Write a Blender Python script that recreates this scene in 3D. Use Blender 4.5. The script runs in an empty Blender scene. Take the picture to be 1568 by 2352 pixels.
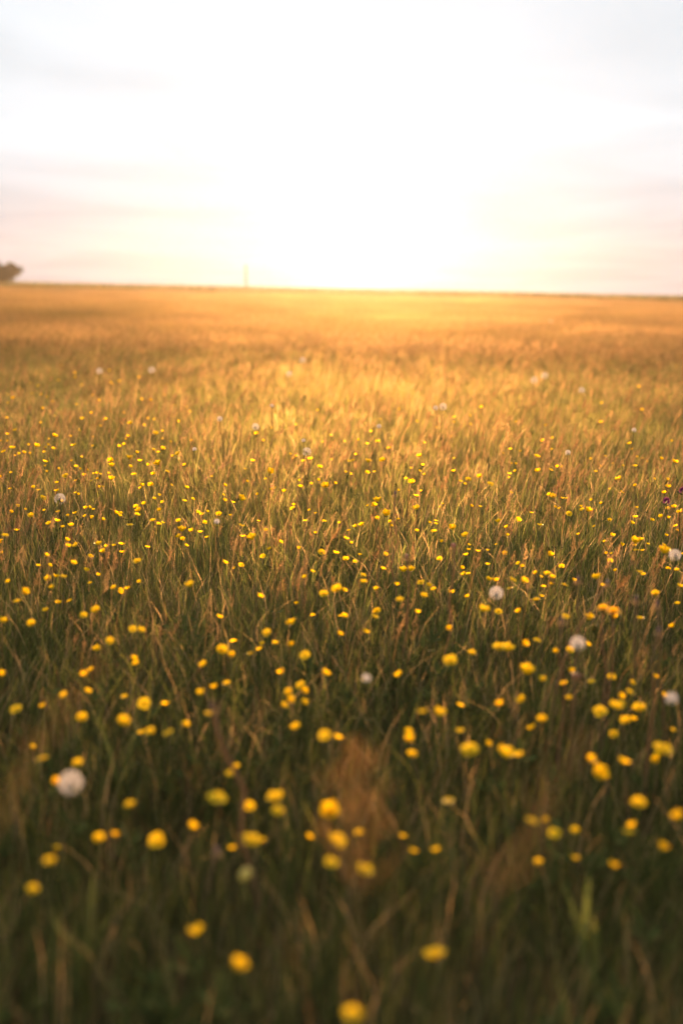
import bpy, math, random
from mathutils import Vector, Matrix, Euler, noise as mnoise
R = math.radians
random.seed(11)
S = bpy.context.scene
COL = S.collection

# ------------------------------------------------------------------ camera
# All positions read off the photograph are in a 1568 x 2352 frame.
PW, PH = 1568.0, 2352.0
LENS, SENSOR = 40.0, 36.0
FPX = PH * LENS / SENSOR
CAM_H, PITCH, ROLL = 1.0, R(11.25), R(0.60)
SLOPE = -0.0100                      # the field falls gently to the right
SUN_EL, SUN_AZ = R(3.0), R(0.6)

cd = bpy.data.cameras.new('camera')
cam = bpy.data.objects.new('camera', cd)
COL.objects.link(cam)
S.camera = cam
cd.sensor_fit = 'VERTICAL'
cd.sensor_height = SENSOR
cd.lens = LENS
cd.clip_start, cd.clip_end = 0.05, 3000
FWD = Vector((0, math.cos(PITCH), -math.sin(PITCH)))
UP0 = Vector((0, math.sin(PITCH), math.cos(PITCH)))
RT0 = Vector((1, 0, 0))
RT = RT0 * math.cos(ROLL) + UP0 * math.sin(ROLL)
UP = UP0 * math.cos(ROLL) - RT0 * math.sin(ROLL)
CAM = Vector((0, 0, CAM_H))
m = Matrix((RT, UP, -FWD)).transposed().to_4x4()
m.translation = CAM
cam.matrix_world = m
cd.dof.use_dof = True
cd.dof.focus_distance = 4.0
cd.dof.aperture_fstop = 1.7

def ray(px, py):
    return (FWD + RT * ((px - PW / 2) / FPX) + UP * ((PH / 2 - py) / FPX)).normalized()

def project(p):
    d = Vector(p) - CAM
    z = d.dot(FWD)
    return (PW / 2 + FPX * d.dot(RT) / z, PH / 2 - FPX * d.dot(UP) / z, z)

def at_depth(px, py, y):
    r = ray(px, py)
    return CAM + r * (y / r.y)

# ------------------------------------------------------------------ world, sun
W = bpy.data.worlds.new('World')
S.world = W
W.use_nodes = True
nt = W.node_tree
nt.nodes.clear()
L = nt.links.new
wo = nt.nodes.new('ShaderNodeOutputWorld')
bg = nt.nodes.new('ShaderNodeBackground')
bg.inputs['Strength'].default_value = 0.10
sky = nt.nodes.new('ShaderNodeTexSky')
sky.sky_type = 'NISHITA'
sky.sun_disc = False
sky.sun_elevation = SUN_EL
sky.sun_rotation = SUN_AZ
sky.air_density = 1.0
sky.dust_density = 1.5
sky.ozone_density = 1.0
# thin high overcast, laid out on a flat layer overhead (direction / height)
tc = nt.nodes.new('ShaderNodeTexCoord')
sp = nt.nodes.new('ShaderNodeSeparateXYZ')
L(tc.outputs['Generated'], sp.inputs[0])
mx = nt.nodes.new('ShaderNodeMath'); mx.operation = 'MAXIMUM'; mx.inputs[1].default_value = 0.0
L(sp.outputs['Z'], mx.inputs[0])
ad = nt.nodes.new('ShaderNodeMath'); ad.operation = 'ADD'; ad.inputs[1].default_value = 0.06
L(mx.outputs[0], ad.inputs[0])
dx = nt.nodes.new('ShaderNodeMath'); dx.operation = 'DIVIDE'
dy = nt.nodes.new('ShaderNodeMath'); dy.operation = 'DIVIDE'
L(sp.outputs['X'], dx.inputs[0]); L(ad.outputs[0], dx.inputs[1])
L(sp.outputs['Y'], dy.inputs[0]); L(ad.outputs[0], dy.inputs[1])
cb = nt.nodes.new('ShaderNodeCombineXYZ')
L(dx.outputs[0], cb.inputs[0]); L(dy.outputs[0], cb.inputs[1])
nz = nt.nodes.new('ShaderNodeTexNoise')
nz.inputs['Scale'].default_value = 0.55
nz.inputs['Detail'].default_value = 4.0
nz.inputs['Roughness'].default_value = 0.5
nz.inputs['Distortion'].default_value = 0.6
L(cb.outputs[0], nz.inputs['Vector'])
rp = nt.nodes.new('ShaderNodeMapRange')
rp.interpolation_type = 'SMOOTHSTEP'
rp.inputs['From Min'].default_value = 0.30
rp.inputs['From Max'].default_value = 0.68
rp.inputs['To Min'].default_value = 0.92
rp.inputs['To Max'].default_value = 1.09
L(nz.outputs['Fac'], rp.inputs['Value'])
# colour of the thin cloud sheet from the horizon upwards
veil = nt.nodes.new('ShaderNodeValToRGB')
ve = veil.color_ramp
ve.elements[0].position = 0.0;  ve.elements[0].color = (1.26, 1.16, 1.17, 1)
ve.elements[1].position = 0.60; ve.elements[1].color = (1.78, 1.84, 1.90, 1)
e_ = ve.elements.new(0.05); e_.color = (1.50, 1.43, 1.47, 1)
e_ = ve.elements.new(0.12); e_.color = (1.82, 1.92, 2.02, 1)
L(mx.outputs[0], veil.inputs[0])
vsc = nt.nodes.new('ShaderNodeVectorMath'); vsc.operation = 'SCALE'
L(veil.outputs[0], vsc.inputs[0]); L(rp.outputs[0], vsc.inputs['Scale'])
mixs = nt.nodes.new('ShaderNodeMix'); mixs.data_type = 'RGBA'
mixs.inputs['Factor'].default_value = 0.992
L(sky.outputs[0], mixs.inputs[6])
L(vsc.outputs[0], mixs.inputs[7])
# aureole of the sun behind the thin cloud
dt = nt.nodes.new('ShaderNodeVectorMath'); dt.operation = 'DOT_PRODUCT'
L(tc.outputs['Generated'], dt.inputs[0])
dt.inputs[1].default_value = (math.sin(SUN_AZ) * math.cos(SUN_EL), math.cos(SUN_AZ) * math.cos(SUN_EL), math.sin(SUN_EL))
dm = nt.nodes.new('ShaderNodeMath'); dm.operation = 'MAXIMUM'; dm.inputs[1].default_value = 0.0
L(dt.outputs['Value'], dm.inputs[0])
acc = mixs.outputs[2]
for power, colour in ((45, (0.24, 0.26, 0.31)), (600, (1.0, 0.95, 0.95))):
    pw = nt.nodes.new('ShaderNodeMath'); pw.operation = 'POWER'; pw.inputs[1].default_value = power
    L(dm.outputs[0], pw.inputs[0])
    gl = nt.nodes.new('ShaderNodeVectorMath'); gl.operation = 'SCALE'
    gl.inputs[0].default_value = colour
    L(pw.outputs[0], gl.inputs['Scale'])
    su = nt.nodes.new('ShaderNodeVectorMath'); su.operation = 'ADD'
    L(acc, su.inputs[0]); L(gl.outputs[0], su.inputs[1])
    acc = su.outputs[0]
L(acc, bg.inputs['Color'])
L(bg.outputs[0], wo.inputs['Surface'])

sd = bpy.data.lights.new('sun', 'SUN')
sd.energy = 3.2
sd.angle = R(0.6)
sd.color = (1.0, 0.53, 0.22)
sun = bpy.data.objects.new('sun', sd)
COL.objects.link(sun)
SUN_DIR = Vector((math.sin(SUN_AZ) * math.cos(SUN_EL), math.cos(SUN_AZ) * math.cos(SUN_EL), math.sin(SUN_EL)))
sun.rotation_euler = (-SUN_DIR).to_track_quat('-Z', 'Y').to_euler()

vs = S.view_settings
S.display_settings.display_device = 'sRGB'
vs.view_transform = 'Standard'
vs.look = 'None'
vs.exposure = 2.2
vs.gamma = 1.0
vs.use_curve_mapping = False
HAZE_DENSITY, HAZE_G = 0.00017, 0.80

cy = S.cycles
cy.use_denoising = True
cy.max_bounces = 8
cy.diffuse_bounces = 3
cy.glossy_bounces = 2
cy.transmission_bounces = 4
cy.volume_bounces = 1
cy.transparent_max_bounces = 8
cy.sample_clamp_indirect = 6

# ------------------------------------------------------------------ helpers
class MB:
    def __init__(s):
        s.v, s.f, s.c = [], [], []
    def quad_strip(s, pts_l, pts_r, col, tip=None):
        b = len(s.v)
        n = len(pts_l)
        for a, c in zip(pts_l, pts_r):
            s.v += [tuple(a), tuple(c)]
            s.c += [col, col]
        for i in range(n - 1):
            s.f.append((b + 2 * i, b + 2 * i + 1, b + 2 * i + 3, b + 2 * i + 2))
        if tip is not None:
            s.v.append(tuple(tip)); s.c.append(col)
            s.f.append((b + 2 * n - 2, b + 2 * n - 1, b + 2 * n))
    def poly(s, pts, col):
        b = len(s.v)
        for p in pts:
            s.v.append(tuple(p)); s.c.append(col)
        s.f.append(tuple(range(b, b + len(pts))))
    def tube(s, pts, radii, col, n=5, cap=True):
        b = len(s.v)
        for i, p in enumerate(pts):
            p = Vector(p)
            t = (Vector(pts[min(i + 1, len(pts) - 1)]) - Vector(pts[max(i - 1, 0)])).normalized()
            a = t.orthogonal().normalized()
            if abs(t.z) > .3:
                a = (Vector((1, 0, 0)) - t * t.x).normalized()
            c = t.cross(a)
            for k in range(n):
                an = 2 * math.pi * k / n
                s.v.append(tuple(p + (a * math.cos(an) + c * math.sin(an)) * radii[i]))
                s.c.append(col)
        for i in range(len(pts) - 1):
            for k in range(n):
                k2 = (k + 1) % n
                s.f.append((b + i * n + k, b + i * n + k2, b + (i + 1) * n + k2, b + (i + 1) * n + k))
        if cap:
            s.f.append(tuple(b + (len(pts) - 1) * n + k for k in range(n)))
    def lathe(s, prof, col, n=8):
        s.tube([(0, 0, z) for r, z in prof], [r for r, z in prof], col, n)
    def mesh(s, name, mat):
        me = bpy.data.meshes.new(name)
        me.from_pydata(s.v, [], s.f)
        at = me.attributes.new('tone', 'FLOAT_COLOR', 'POINT')
        buf = []
        for c in s.c:
            buf += [c[0], c[1], c[2], 1.0]
        at.data.foreach_set('color', buf)
        me.materials.append(mat)
        return me
    def append_mesh(s, other, M):
        b = len(s.v)
        for v in other.v:
            s.v.append(tuple(M @ Vector(v)))
        s.c += other.c
        s.f += [tuple(b + i for i in f) for f in other.f]

def smooth(me):
    me.polygons.foreach_set('use_smooth', [True] * len(me.polygons))
    return me

def obj(name, me, parent=None, M=None, label=None):
    o = bpy.data.objects.new(name, me)
    COL.objects.link(o)
    if parent is not None:
        o.parent = parent
    if M is not None:
        if parent is not None:
            o.matrix_basis = M
        else:
            o.matrix_world = M
    if label:
        o['label'] = label
    return o

def tag(o, label, cat, group=None):
    o['label'] = label
    o['category'] = cat
    if group:
        o['group'] = group
    return o

def thing(name, label, cat, loc, rz=0.0, group=None):
    o = bpy.data.objects.new(name, None)
    COL.objects.link(o)
    o.location = loc
    o.rotation_euler = (0, 0, rz)
    o.empty_display_size = 0.05
    return tag(o, label, cat, group)

def fbm(x, y, s, seed=0.0):
    return mnoise.fractal(Vector((x / s, y / s, seed)), 1.0, 2.0, 3)

def gz(x, y):
    d = math.hypot(x, y)
    return SLOPE * x + 0.035 * fbm(x, y, 9.0, 3.3) * min(1, d / 6.0)

def on_height(px, py, h):
    """point on the photo ray whose height above the ground is h"""
    r = ray(px, py)
    t = (h - CAM_H) / r.z
    for _ in range(8):
        p = CAM + r * t
        t = (h + gz(p.x, p.y) - CAM_H) / r.z
    return CAM + r * t

# ------------------------------------------------------------------ materials
def leafy(name, base=None, trans=0.45, rough=0.5, spec=0.3, instanced=False, tcol=1.0, forward=0.0):
    mt = bpy.data.materials.new(name)
    mt.use_nodes = True
    n = mt.node_tree.nodes
    lk = mt.node_tree.links.new
    n.clear()
    out = n.new('ShaderNodeOutputMaterial')
    if base is None:
        a = n.new('ShaderNodeAttribute'); a.attribute_name = 'tone'
        csrc = a.outputs['Color']
    else:
        nzz = n.new('ShaderNodeTexNoise'); nzz.inputs['Scale'].default_value = 260
        tcc = n.new('ShaderNodeTexCoord')
        lk(tcc.outputs['Object'], nzz.inputs['Vector'])
        mm = n.new('ShaderNodeMix'); mm.data_type = 'RGBA'
        lk(nzz.outputs['Fac'], mm.inputs['Factor'])
        mm.inputs[6].default_value = (*[c * .8 for c in base], 1)
        mm.inputs[7].default_value = (*[min(1, c * 1.2) for c in base], 1)
        csrc = mm.outputs[2]
    if instanced:
        d = n.new('ShaderNodeAttribute'); d.attribute_name = 'dry'; d.attribute_type = 'INSTANCER'
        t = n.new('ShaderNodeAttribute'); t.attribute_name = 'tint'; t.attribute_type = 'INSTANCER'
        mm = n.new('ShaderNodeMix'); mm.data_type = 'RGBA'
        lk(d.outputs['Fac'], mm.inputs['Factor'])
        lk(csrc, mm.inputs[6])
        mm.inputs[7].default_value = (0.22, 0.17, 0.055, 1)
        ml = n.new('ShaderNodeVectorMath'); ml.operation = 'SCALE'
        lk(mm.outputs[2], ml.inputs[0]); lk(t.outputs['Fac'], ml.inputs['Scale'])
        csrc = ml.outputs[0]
    pb = n.new('ShaderNodeBsdfPrincipled')
    pb.inputs['Roughness'].default_value = rough
    pb.inputs['Specular IOR Level'].default_value = spec
    lk(csrc, pb.inputs['Base Color'])
    if trans > 0:
        tr = n.new('ShaderNodeBsdfTranslucent')
        if tcol != 1.0:
            ml2 = n.new('ShaderNodeVectorMath'); ml2.operation = 'SCALE'
            ml2.inputs['Scale'].default_value = tcol
            lk(csrc, ml2.inputs[0])
            lk(ml2.outputs[0], tr.inputs['Color'])
        else:
            lk(csrc, tr.inputs['Color'])
        mxs = n.new('ShaderNodeMixShader')
        mxs.inputs[0].default_value = trans
        lk(pb.outputs[0], mxs.inputs[1]); lk(tr.outputs[0], mxs.inputs[2])
        if forward > 0:
            # thin dry husks pass light mostly onwards: brightest against the sun
            rf = n.new('ShaderNodeBsdfRefraction')
            rf.inputs['Roughness'].default_value = 0.85
            rf.inputs['IOR'].default_value = 1.35
            lk(tr.inputs['Color'].links[0].from_socket, rf.inputs['Color'])
            mf = n.new('ShaderNodeMixShader')
            mf.inputs[0].default_value = forward
            lk(tr.outputs[0], mf.inputs[1]); lk(rf.outputs[0], mf.inputs[2])
            lk(mf.outputs[0], mxs.inputs[2])
        lk(mxs.outputs[0], out.inputs['Surface'])
    else:
        lk(pb.outputs[0], out.inputs['Surface'])
    return mt

M_GRASS = leafy('meadow_grass', None, 0.50, 0.6, 0.10, True, 1.5, 0.29)
M_FAR = leafy('distant_grass', None, 0.50, 0.6, 0.10, True, 1.5, 0.15)
M_CROP = leafy('far_crop', None, 0.40, 0.7, 0.05, True, 1.3, 0.04)
M_LEAF = leafy('meadow_leaf', None, 0.30, 0.8, 0.02, True, 1.2)
M_PLANT = leafy('plant_parts', None, 0.45, 0.6, 0.12, False, 1.3, 0.2)
M_PETAL = leafy('buttercup_petal', (0.86, 0.57, 0.006), 0.42, 0.5, 0.25)
M_FLUFF = leafy('dandelion_fluff', (0.72, 0.69, 0.68), 0.5, 0.8, 0.1)
M_BARK = leafy('bark', (0.10, 0.07, 0.05), 0.0, 0.9, 0.1)
M_WOOD = leafy('weathered_wood', (0.16, 0.12, 0.09), 0.0, 0.85, 0.1)

GREEN = (0.078, 0.092, 0.026)
DGREEN = (0.054, 0.066, 0.019)
YGREEN = (0.130, 0.142, 0.034)
STRAW = (0.37, 0.255, 0.12)
TAN = (0.29, 0.185, 0.088)
RUST = (0.27, 0.15, 0.07)
BROWN = (0.13, 0.075, 0.035)
YEL = (0.86, 0.57, 0.006)

def vary(c, rng, a=0.25):
    k = 1 + rng.uniform(-a, a)
    return (c[0] * k * (1 + rng.uniform(-.08, .08)), c[1] * k, c[2] * k)

# ------------------------------------------------------------------ ground
gm = bpy.data.materials.new('soil')
gm.use_nodes = True
n = gm.node_tree.nodes
pb = n['Principled BSDF']
pb.inputs['Roughness'].default_value = 1.0
pb.inputs['Specular IOR Level'].default_value = 0.05
a = n.new('ShaderNodeTexNoise'); a.inputs['Scale'].default_value = 14; a.inputs['Detail'].default_value = 6
tcg = n.new('ShaderNodeTexCoord')
gm.node_tree.links.new(tcg.outputs['Object'], a.inputs['Vector'])
cr = n.new('ShaderNodeValToRGB')
cr.color_ramp.elements[0].position = .35; cr.color_ramp.elements[0].color = (0.035, 0.028, 0.014, 1)
cr.color_ramp.elements[1].position = .70; cr.color_ramp.elements[1].color = (0.085, 0.070, 0.030, 1)
gm.node_tree.links.new(a.outputs['Fac'], cr.inputs[0])
gm.node_tree.links.new(cr.outputs[0], pb.inputs['Base Color'])

ys = [-14 + i * 0.7 for i in range(40)] + [14 + i * 4 for i in range(1, 24)] + [110 + i * 12 for i in range(1, 18)]
ys = [y for y in ys if y <= 150] + [150]
xs = sorted(set([s * v for v in ([i * 0.9 for i in range(12)] + [11 + i * 5 for i in range(0, 10)] + [60 + i * 11 for i in range(0, 5)]) for s in (1, -1)]))
vv, ff = [], []
for y in ys:
    for x in xs:
        vv.append((x, y, gz(x, y)))
nx = len(xs)
for j in range(len(ys) - 1):
    for i in range(nx - 1):
        ff.append((j * nx + i, j * nx + i + 1, (j + 1) * nx + i + 1, (j + 1) * nx + i))
me = bpy.data.meshes.new('ground')
me.from_pydata(vv, [], ff)
smooth(me)
me.materials.append(gm)
ground = obj('ground', me)
ground['kind'] = 'structure'

# ------------------------------------------------------------------ grass templates
def blade(mb, rng, x, y, h, w, col, lean=None, seg=3):
    az = rng.uniform(0, 2 * math.pi) if lean is None else lean
    bend = h * (rng.uniform(0.05, 0.42) if rng.random() < .88 else rng.uniform(.4, .7))
    d = Vector((math.cos(az), math.sin(az), 0))
    fa = az + math.pi / 2 + rng.uniform(-.9, .9)
    s = Vector((math.cos(fa), math.sin(fa), 0)) * (w / 2)
    base = Vector((x, y, -0.01))
    l, r_ = [], []
    for i in range(seg):
        t = i / seg
        p = base + Vector((0, 0, h * (t - .18 * t * t))) + d * (bend * t * t)
        k = (0.75 + .5 * t) if t < .5 else (1.4 - .8 * t)
        l.append(p - s * k); r_.append(p + s * k)
    tip = base + Vector((0, 0, h * .82)) + d * bend
    mb.quad_strip(l, r_, col, tip)

def panicle_stem(mb, rng, x, y, h, col_stem, col_head, lean_az, lean, head_len, nbr=9, blen=0.028, drop=.5, fat=1.0, sw=.0006):
    """flowering grass stem: ribbon stem, short branches, spikelets"""
    d = Vector((math.cos(lean_az), math.sin(lean_az), 0))
    def P(t):
        return Vector((x, y, 0)) + Vector((0, 0, h * (t - .10 * t ** 4 * drop))) + d * (lean * h * (0.25 * t + .75 * t ** 3))
    n = 7
    pts = [P(i / n) for i in range(n + 1)]
    for k in range(2):
        an = lean_az + math.pi / 2 * k + .4
        s = Vector((math.cos(an), math.sin(an), 0)) * sw
        mb.quad_strip([p - s * (1 - .6 * i / n) for i, p in enumerate(pts)], [p + s * (1 - .6 * i / n) for i, p in enumerate(pts)], col_stem)
    t0 = 1 - head_len / h
    for i in range(nbr):
        u = i / (nbr - 1)
        t = t0 + (1 - t0) * u
        b = P(t)
        for q in range(2 if u < .8 else 1):
            az = lean_az + rng.gauss(0, 1.0) + (math.pi * q if rng.random() < .6 else 0)
            ln = blen * (1 - .75 * u) * rng.uniform(.5, 1.15) + .004
            dirv = (Vector((math.cos(az), math.sin(az), rng.uniform(.8, 2.0))) + d * .7).normalized()
            e = b + dirv * ln
            mb.quad_strip([b + Vector((.0003, 0, 0)), e + Vector((.0003, 0, 0))], [b - Vector((.0003, 0, 0)), e - Vector((.0003, 0, 0))], col_head)
            ns = max(2, int(2 + 3 * (1 - u)))
            for k in range(ns):
                f = .35 + .65 * (k + rng.random()) / ns
                c = b + (e - b) * min(f, 1)
                sd_ = (dirv + Vector((rng.gauss(0, .35), rng.gauss(0, .35), rng.gauss(0, .25)))).normalized()
                sl = rng.uniform(.006, .010) * fat
                swd = rng.uniform(.0011, .0018) * fat
                side = sd_.orthogonal().normalized() * swd
                cc = vary(col_head, rng, .25)
                mb.poly([c, c + sd_ * sl * .45 + side, c + sd_ * sl, c + sd_ * sl * .45 - side], cc)
                side2 = sd_.cross(side).normalized() * swd
                mb.poly([c, c + sd_ * sl * .45 + side2, c + sd_ * sl, c + sd_ * sl * .45 - side2], cc)

def tmpl(name, mb, mat=None):
    me = mb.mesh(name, mat or M_GRASS)
    return bpy.data.objects.new(name, me)      # source for the scattered stuff, not linked by itself

def pick(rng, green, yg, straw, brown):
    q = rng.random() * (green + yg + straw + brown)
    if q < green: return vary(GREEN if rng.random() < .6 else DGREEN, rng)
    if q < green + yg: return vary(YGREEN, rng)
    if q < green + yg + straw: return vary(STRAW, rng)
    return vary(BROWN, rng)

TUFTS = []
for k in range(14):
    lushk = k >= 8
    rng = random.Random(100 + k)
    mb = MB()
    for i in range(95):
        rr = 0.10 * math.sqrt(rng.random()); an = rng.uniform(0, 6.28)
        h = rng.uniform(.08, .20) if rng.random() < .75 else rng.uniform(.17, .26)
        ln = None if rng.random() < .6 else rng.gauss(0.1, .5)
        blade(mb, rng, rr * math.cos(an), rr * math.sin(an), h, rng.uniform(.0009, .0020), pick(rng, 7, 2.2, .0, .6) if lushk else pick(rng, 4, 3.0, 1.6, .7), ln)
    TUFTS.append(tmpl('grass_tuft', mb))
STEMS = []
for k in range(8):
    rng = random.Random(300 + k)
    mb = MB()
    for i in range(5):
        rr = 0.17 * math.sqrt(rng.random()); an = rng.uniform(0, 6.28)
        h = rng.uniform(.20, .35)
        kind = rng.random()
        hd = vary(STRAW if kind < .45 else (TAN if kind < .8 else RUST), rng)
        panicle_stem(mb, rng, rr * math.cos(an), rr * math.sin(an), h, vary(TAN, rng), hd, rng.gauss(0.1, .7), rng.uniform(.05, .28),
                     rng.uniform(.035, .065), nbr=8, fat=.62, blen=rng.uniform(.007, .016), drop=rng.random())
    STEMS.append(tmpl('seed_stems', mb))
LEAVES = []
for k in range(3):
    rng = random.Random(500 + k)
    mb = MB()
    for i in range(7):
        az = rng.uniform(0, 6.28); hh = rng.uniform(.03, .10); rr = rng.uniform(.02, .08)
        c = Vector((rr * math.cos(az), rr * math.sin(az), hh))
        mb.quad_strip([Vector((0, 0, 0)) + Vector((.001, 0, 0)), c + Vector((.001, 0, 0))], [Vector((-.001, 0, 0)), c - Vector((.001, 0, 0))], DGREEN)
        for q in range(3):
            a2 = az + (q - 1) * 1.15
            d = Vector((math.cos(a2), math.sin(a2), rng.uniform(.1, .9)))
            s = Vector((-math.sin(a2), math.cos(a2), 0)) * rng.uniform(.006, .011)
            ln = rng.uniform(.022, .04)
            cl = vary(DGREEN if rng.random() < .6 else GREEN, rng)
            mb.quad_strip([c, c + d * ln * .55 - s, c + d * ln * .85 - s * .7], [c, c + d * ln * .55 + s, c + d * ln * .85 + s * .7], cl, c + d * ln)
    LEAVES.append(tmpl('leaf_rosette', mb, M_LEAF))
PATCH = []
for k in range(5):
    rng = random.Random(700 + k)
    mb = MB()
    for i in range(360):
        blade(mb, rng, rng.uniform(-.55, .55), rng.uniform(-.55, .55), rng.uniform(.10, .25), rng.uniform(.003, .0052), pick(rng, 3, 2.6, 1.8, .8), None, 2)
    for i in range(95):
        panicle_stem(mb, rng, rng.uniform(-.55, .55), rng.uniform(-.55, .55), rng.uniform(.22, .36), vary(TAN, rng), vary((.46, .285, .15) if rng.random() < .65 else STRAW, rng),
                     rng.gauss(.1, .8), rng.uniform(.05, .26), rng.uniform(.04, .065), nbr=5, blen=.015, drop=rng.random(), fat=1.1, sw=.0007)
    PATCH.append(tmpl('meadow_patch', mb, M_FAR))
CROP = []
for k in range(3):
    rng = random.Random(900 + k)
    mb = MB()
    for i in range(90):
        blade(mb, rng, rng.uniform(-1.6, 1.6), rng.uniform(-1.6, 1.6), rng.uniform(.65, 1.0), rng.uniform(.03, .06), pick(rng, 4, 2, 2.0, 1.0), None, 2)
    CROP.append(tmpl('crop_patch', mb, M_CROP))

def scatter(name, pts, templates):
    """one stuff object: a point per tuft, tufts set on the points by geometry nodes"""
    me = bpy.data.meshes.new(name)
    me.from_pydata([p[0] for p in pts], [], [])
    for an, typ, idx, key in (('turn', 'FLOAT_VECTOR', 1, 'vector'), ('size', 'FLOAT_VECTOR', 2, 'vector')):
        at = me.attributes.new(an, typ, 'POINT')
        buf = []
        for p in pts:
            buf += list(p[idx])
        at.data.foreach_set(key, buf)
    at = me.attributes.new('which', 'INT', 'POINT'); at.data.foreach_set('value', [p[3] for p in pts])
    at = me.attributes.new('tint', 'FLOAT', 'POINT'); at.data.foreach_set('value', [p[4] for p in pts])
    at = me.attributes.new('dry', 'FLOAT', 'POINT'); at.data.foreach_set('value', [p[5] for p in pts])
    me.materials.append(M_GRASS)
    o = obj(name, me)
    g = bpy.data.node_groups.new(name + '_scatter', 'GeometryNodeTree')
    g.interface.new_socket(name='Geometry', in_out='INPUT', socket_type='NodeSocketGeometry')
    g.interface.new_socket(name='Geometry', in_out='OUTPUT', socket_type='NodeSocketGeometry')
    N = g.nodes.new
    gi, go = N('NodeGroupInput'), N('NodeGroupOutput')
    iop = N('GeometryNodeInstanceOnPoints')
    g2i = N('GeometryNodeGeometryToInstance')
    for t in templates:
        oi = N('GeometryNodeObjectInfo')
        oi.inputs['Object'].default_value = t
        g.links.new(oi.outputs['Geometry'], g2i.inputs[0])
    def attr(nm, dt):
        q = N('GeometryNodeInputNamedAttribute'); q.data_type = dt
        q.inputs['Name'].default_value = nm
        return q.outputs['Attribute']
    e2r = N('FunctionNodeEulerToRotation')
    g.links.new(attr('turn', 'FLOAT_VECTOR'), e2r.inputs[0])
    g.links.new(gi.outputs[0], iop.inputs['Points'])
    g.links.new(g2i.outputs[0], iop.inputs['Instance'])
    iop.inputs['Pick Instance'].default_value = True
    g.links.new(attr('which', 'INT'), iop.inputs['Instance Index'])
    g.links.new(e2r.outputs[0], iop.inputs['Rotation'])
    g.links.new(attr('size', 'FLOAT_VECTOR'), iop.inputs['Scale'])
    g.links.new(iop.outputs[0], go.inputs[0])
    md = o.modifiers.new('scatter', 'NODES')
    md.node_group = g
    o['kind'] = 'stuff'
    return o

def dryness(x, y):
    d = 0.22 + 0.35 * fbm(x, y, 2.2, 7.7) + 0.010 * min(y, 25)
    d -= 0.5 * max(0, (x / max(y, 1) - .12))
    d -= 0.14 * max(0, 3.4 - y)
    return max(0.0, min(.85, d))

def rz_small(rng):
    return (rng.uniform(-.12, .12), rng.uniform(-.12, .12))

rng = random.Random(5)
pts_t, pts_s, pts_l = [], [], []
NEAR = 15.0
def half(y):
    return 0.36 * max(y, 0) + 1.4
y = -1.5
CELL = 0.092
while y < NEAR:
    hw = half(y)
    x = -hw
    dens = 1.0 if y < 7 else 1.0 - .5 * (y - 7) / (NEAR - 7)
    while x < hw:
        px, py = x + rng.uniform(-.05, .05), y + rng.uniform(-.05, .05)
        if math.hypot(px, py + .1) > .42:
            lush = fbm(px, py, 1.1, 21.0)
            if rng.random() < dens:
                t = rz_small(rng)
                dr = dryness(px, py)
                s = rng.uniform(.82, 1.1) * (1 + .10 * lush)
                pts_t.append(((px, py, gz(px, py)), (t[0], t[1], rng.gauss(0, .8) if rng.random() < .5 else rng.uniform(0, 6.28)), (s * 1.05, s * 1.05, s), (8 + rng.randrange(6)) if rng.random() > dr * 1.6 + (.10 if py > 3.4 else 0) else rng.randrange(8), rng.uniform(.75, 1.2) * (1 + .60 * max(0, min(1, (py - 2.4) / 1.6))), dr * rng.uniform(.3, 1.3)))  # tufts beyond the foreground coloured paler to imitate lifted shadows
            ps = 0.20 + .26 * max(0, fbm(px, py, 1.6, 40.0) + .25)
            ps *= max(.0, min(1, (py - 2.3) / 1.4))
            if rng.random() < ps:
                s = rng.uniform(.75, 1.1)
                pts_s.append(((px, py, gz(px, py)), (0, 0, rng.gauss(0, .45)), (s, s, s), rng.randrange(8), rng.uniform(.75, 1.2), .0))
            if rng.random() < .10 + .12 * (py < 3):
                pts_l.append(((px, py, gz(px, py)), (0, 0, rng.uniform(0, 6.28)), (1, 1, rng.uniform(.8, 1.3)), rng.randrange(3), rng.uniform(.7, 1.2), .0))
        x += CELL
    y += CELL
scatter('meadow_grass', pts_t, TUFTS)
scatter('flowering_grass', pts_s, STEMS)
scatter('leafy_ground_cover', pts_l, LEAVES)

pts_p = []
y = NEAR - .6
while y < 104:
    step = .62 + .006 * y
    hw = .40 * y + 3
    x = -hw
    while x < hw:
        px, py = x + rng.uniform(-.3, .3), y + rng.uniform(-.3, .3)
        f = fbm(px, py * .35, 5.0, 60.0)
        s = rng.uniform(.85, 1.1) * (1 + .18 * f)
        k = 1 + .004 * y
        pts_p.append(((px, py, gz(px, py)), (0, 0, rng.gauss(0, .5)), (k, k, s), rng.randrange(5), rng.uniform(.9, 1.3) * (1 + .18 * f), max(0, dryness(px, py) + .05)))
        x += step
    y += step * .9
scatter('distant_meadow_grass', pts_p, PATCH)

pts_c = []
y = 105.0
while y < 148:
    step = 2.6 + (y - 105) * .012
    hw = .36 * y + 8
    x = -hw
    while x < hw:
        px, py = x + rng.uniform(-.9, .9), y + rng.uniform(-.9, .9)
        s = .98 * rng.uniform(.93, 1.06) + .06 * fbm(px, py, 20, 2)
        k = 1 + (y - 105) * .004
        pts_c.append(((px, py, gz(px, py)), (0, 0, rng.uniform(0, 6.28)), (k, k, s), rng.randrange(3), rng.uniform(.85, 1.15), .12))
        x += step
    y += step
scatter('far_crop', pts_c, CROP)

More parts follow.
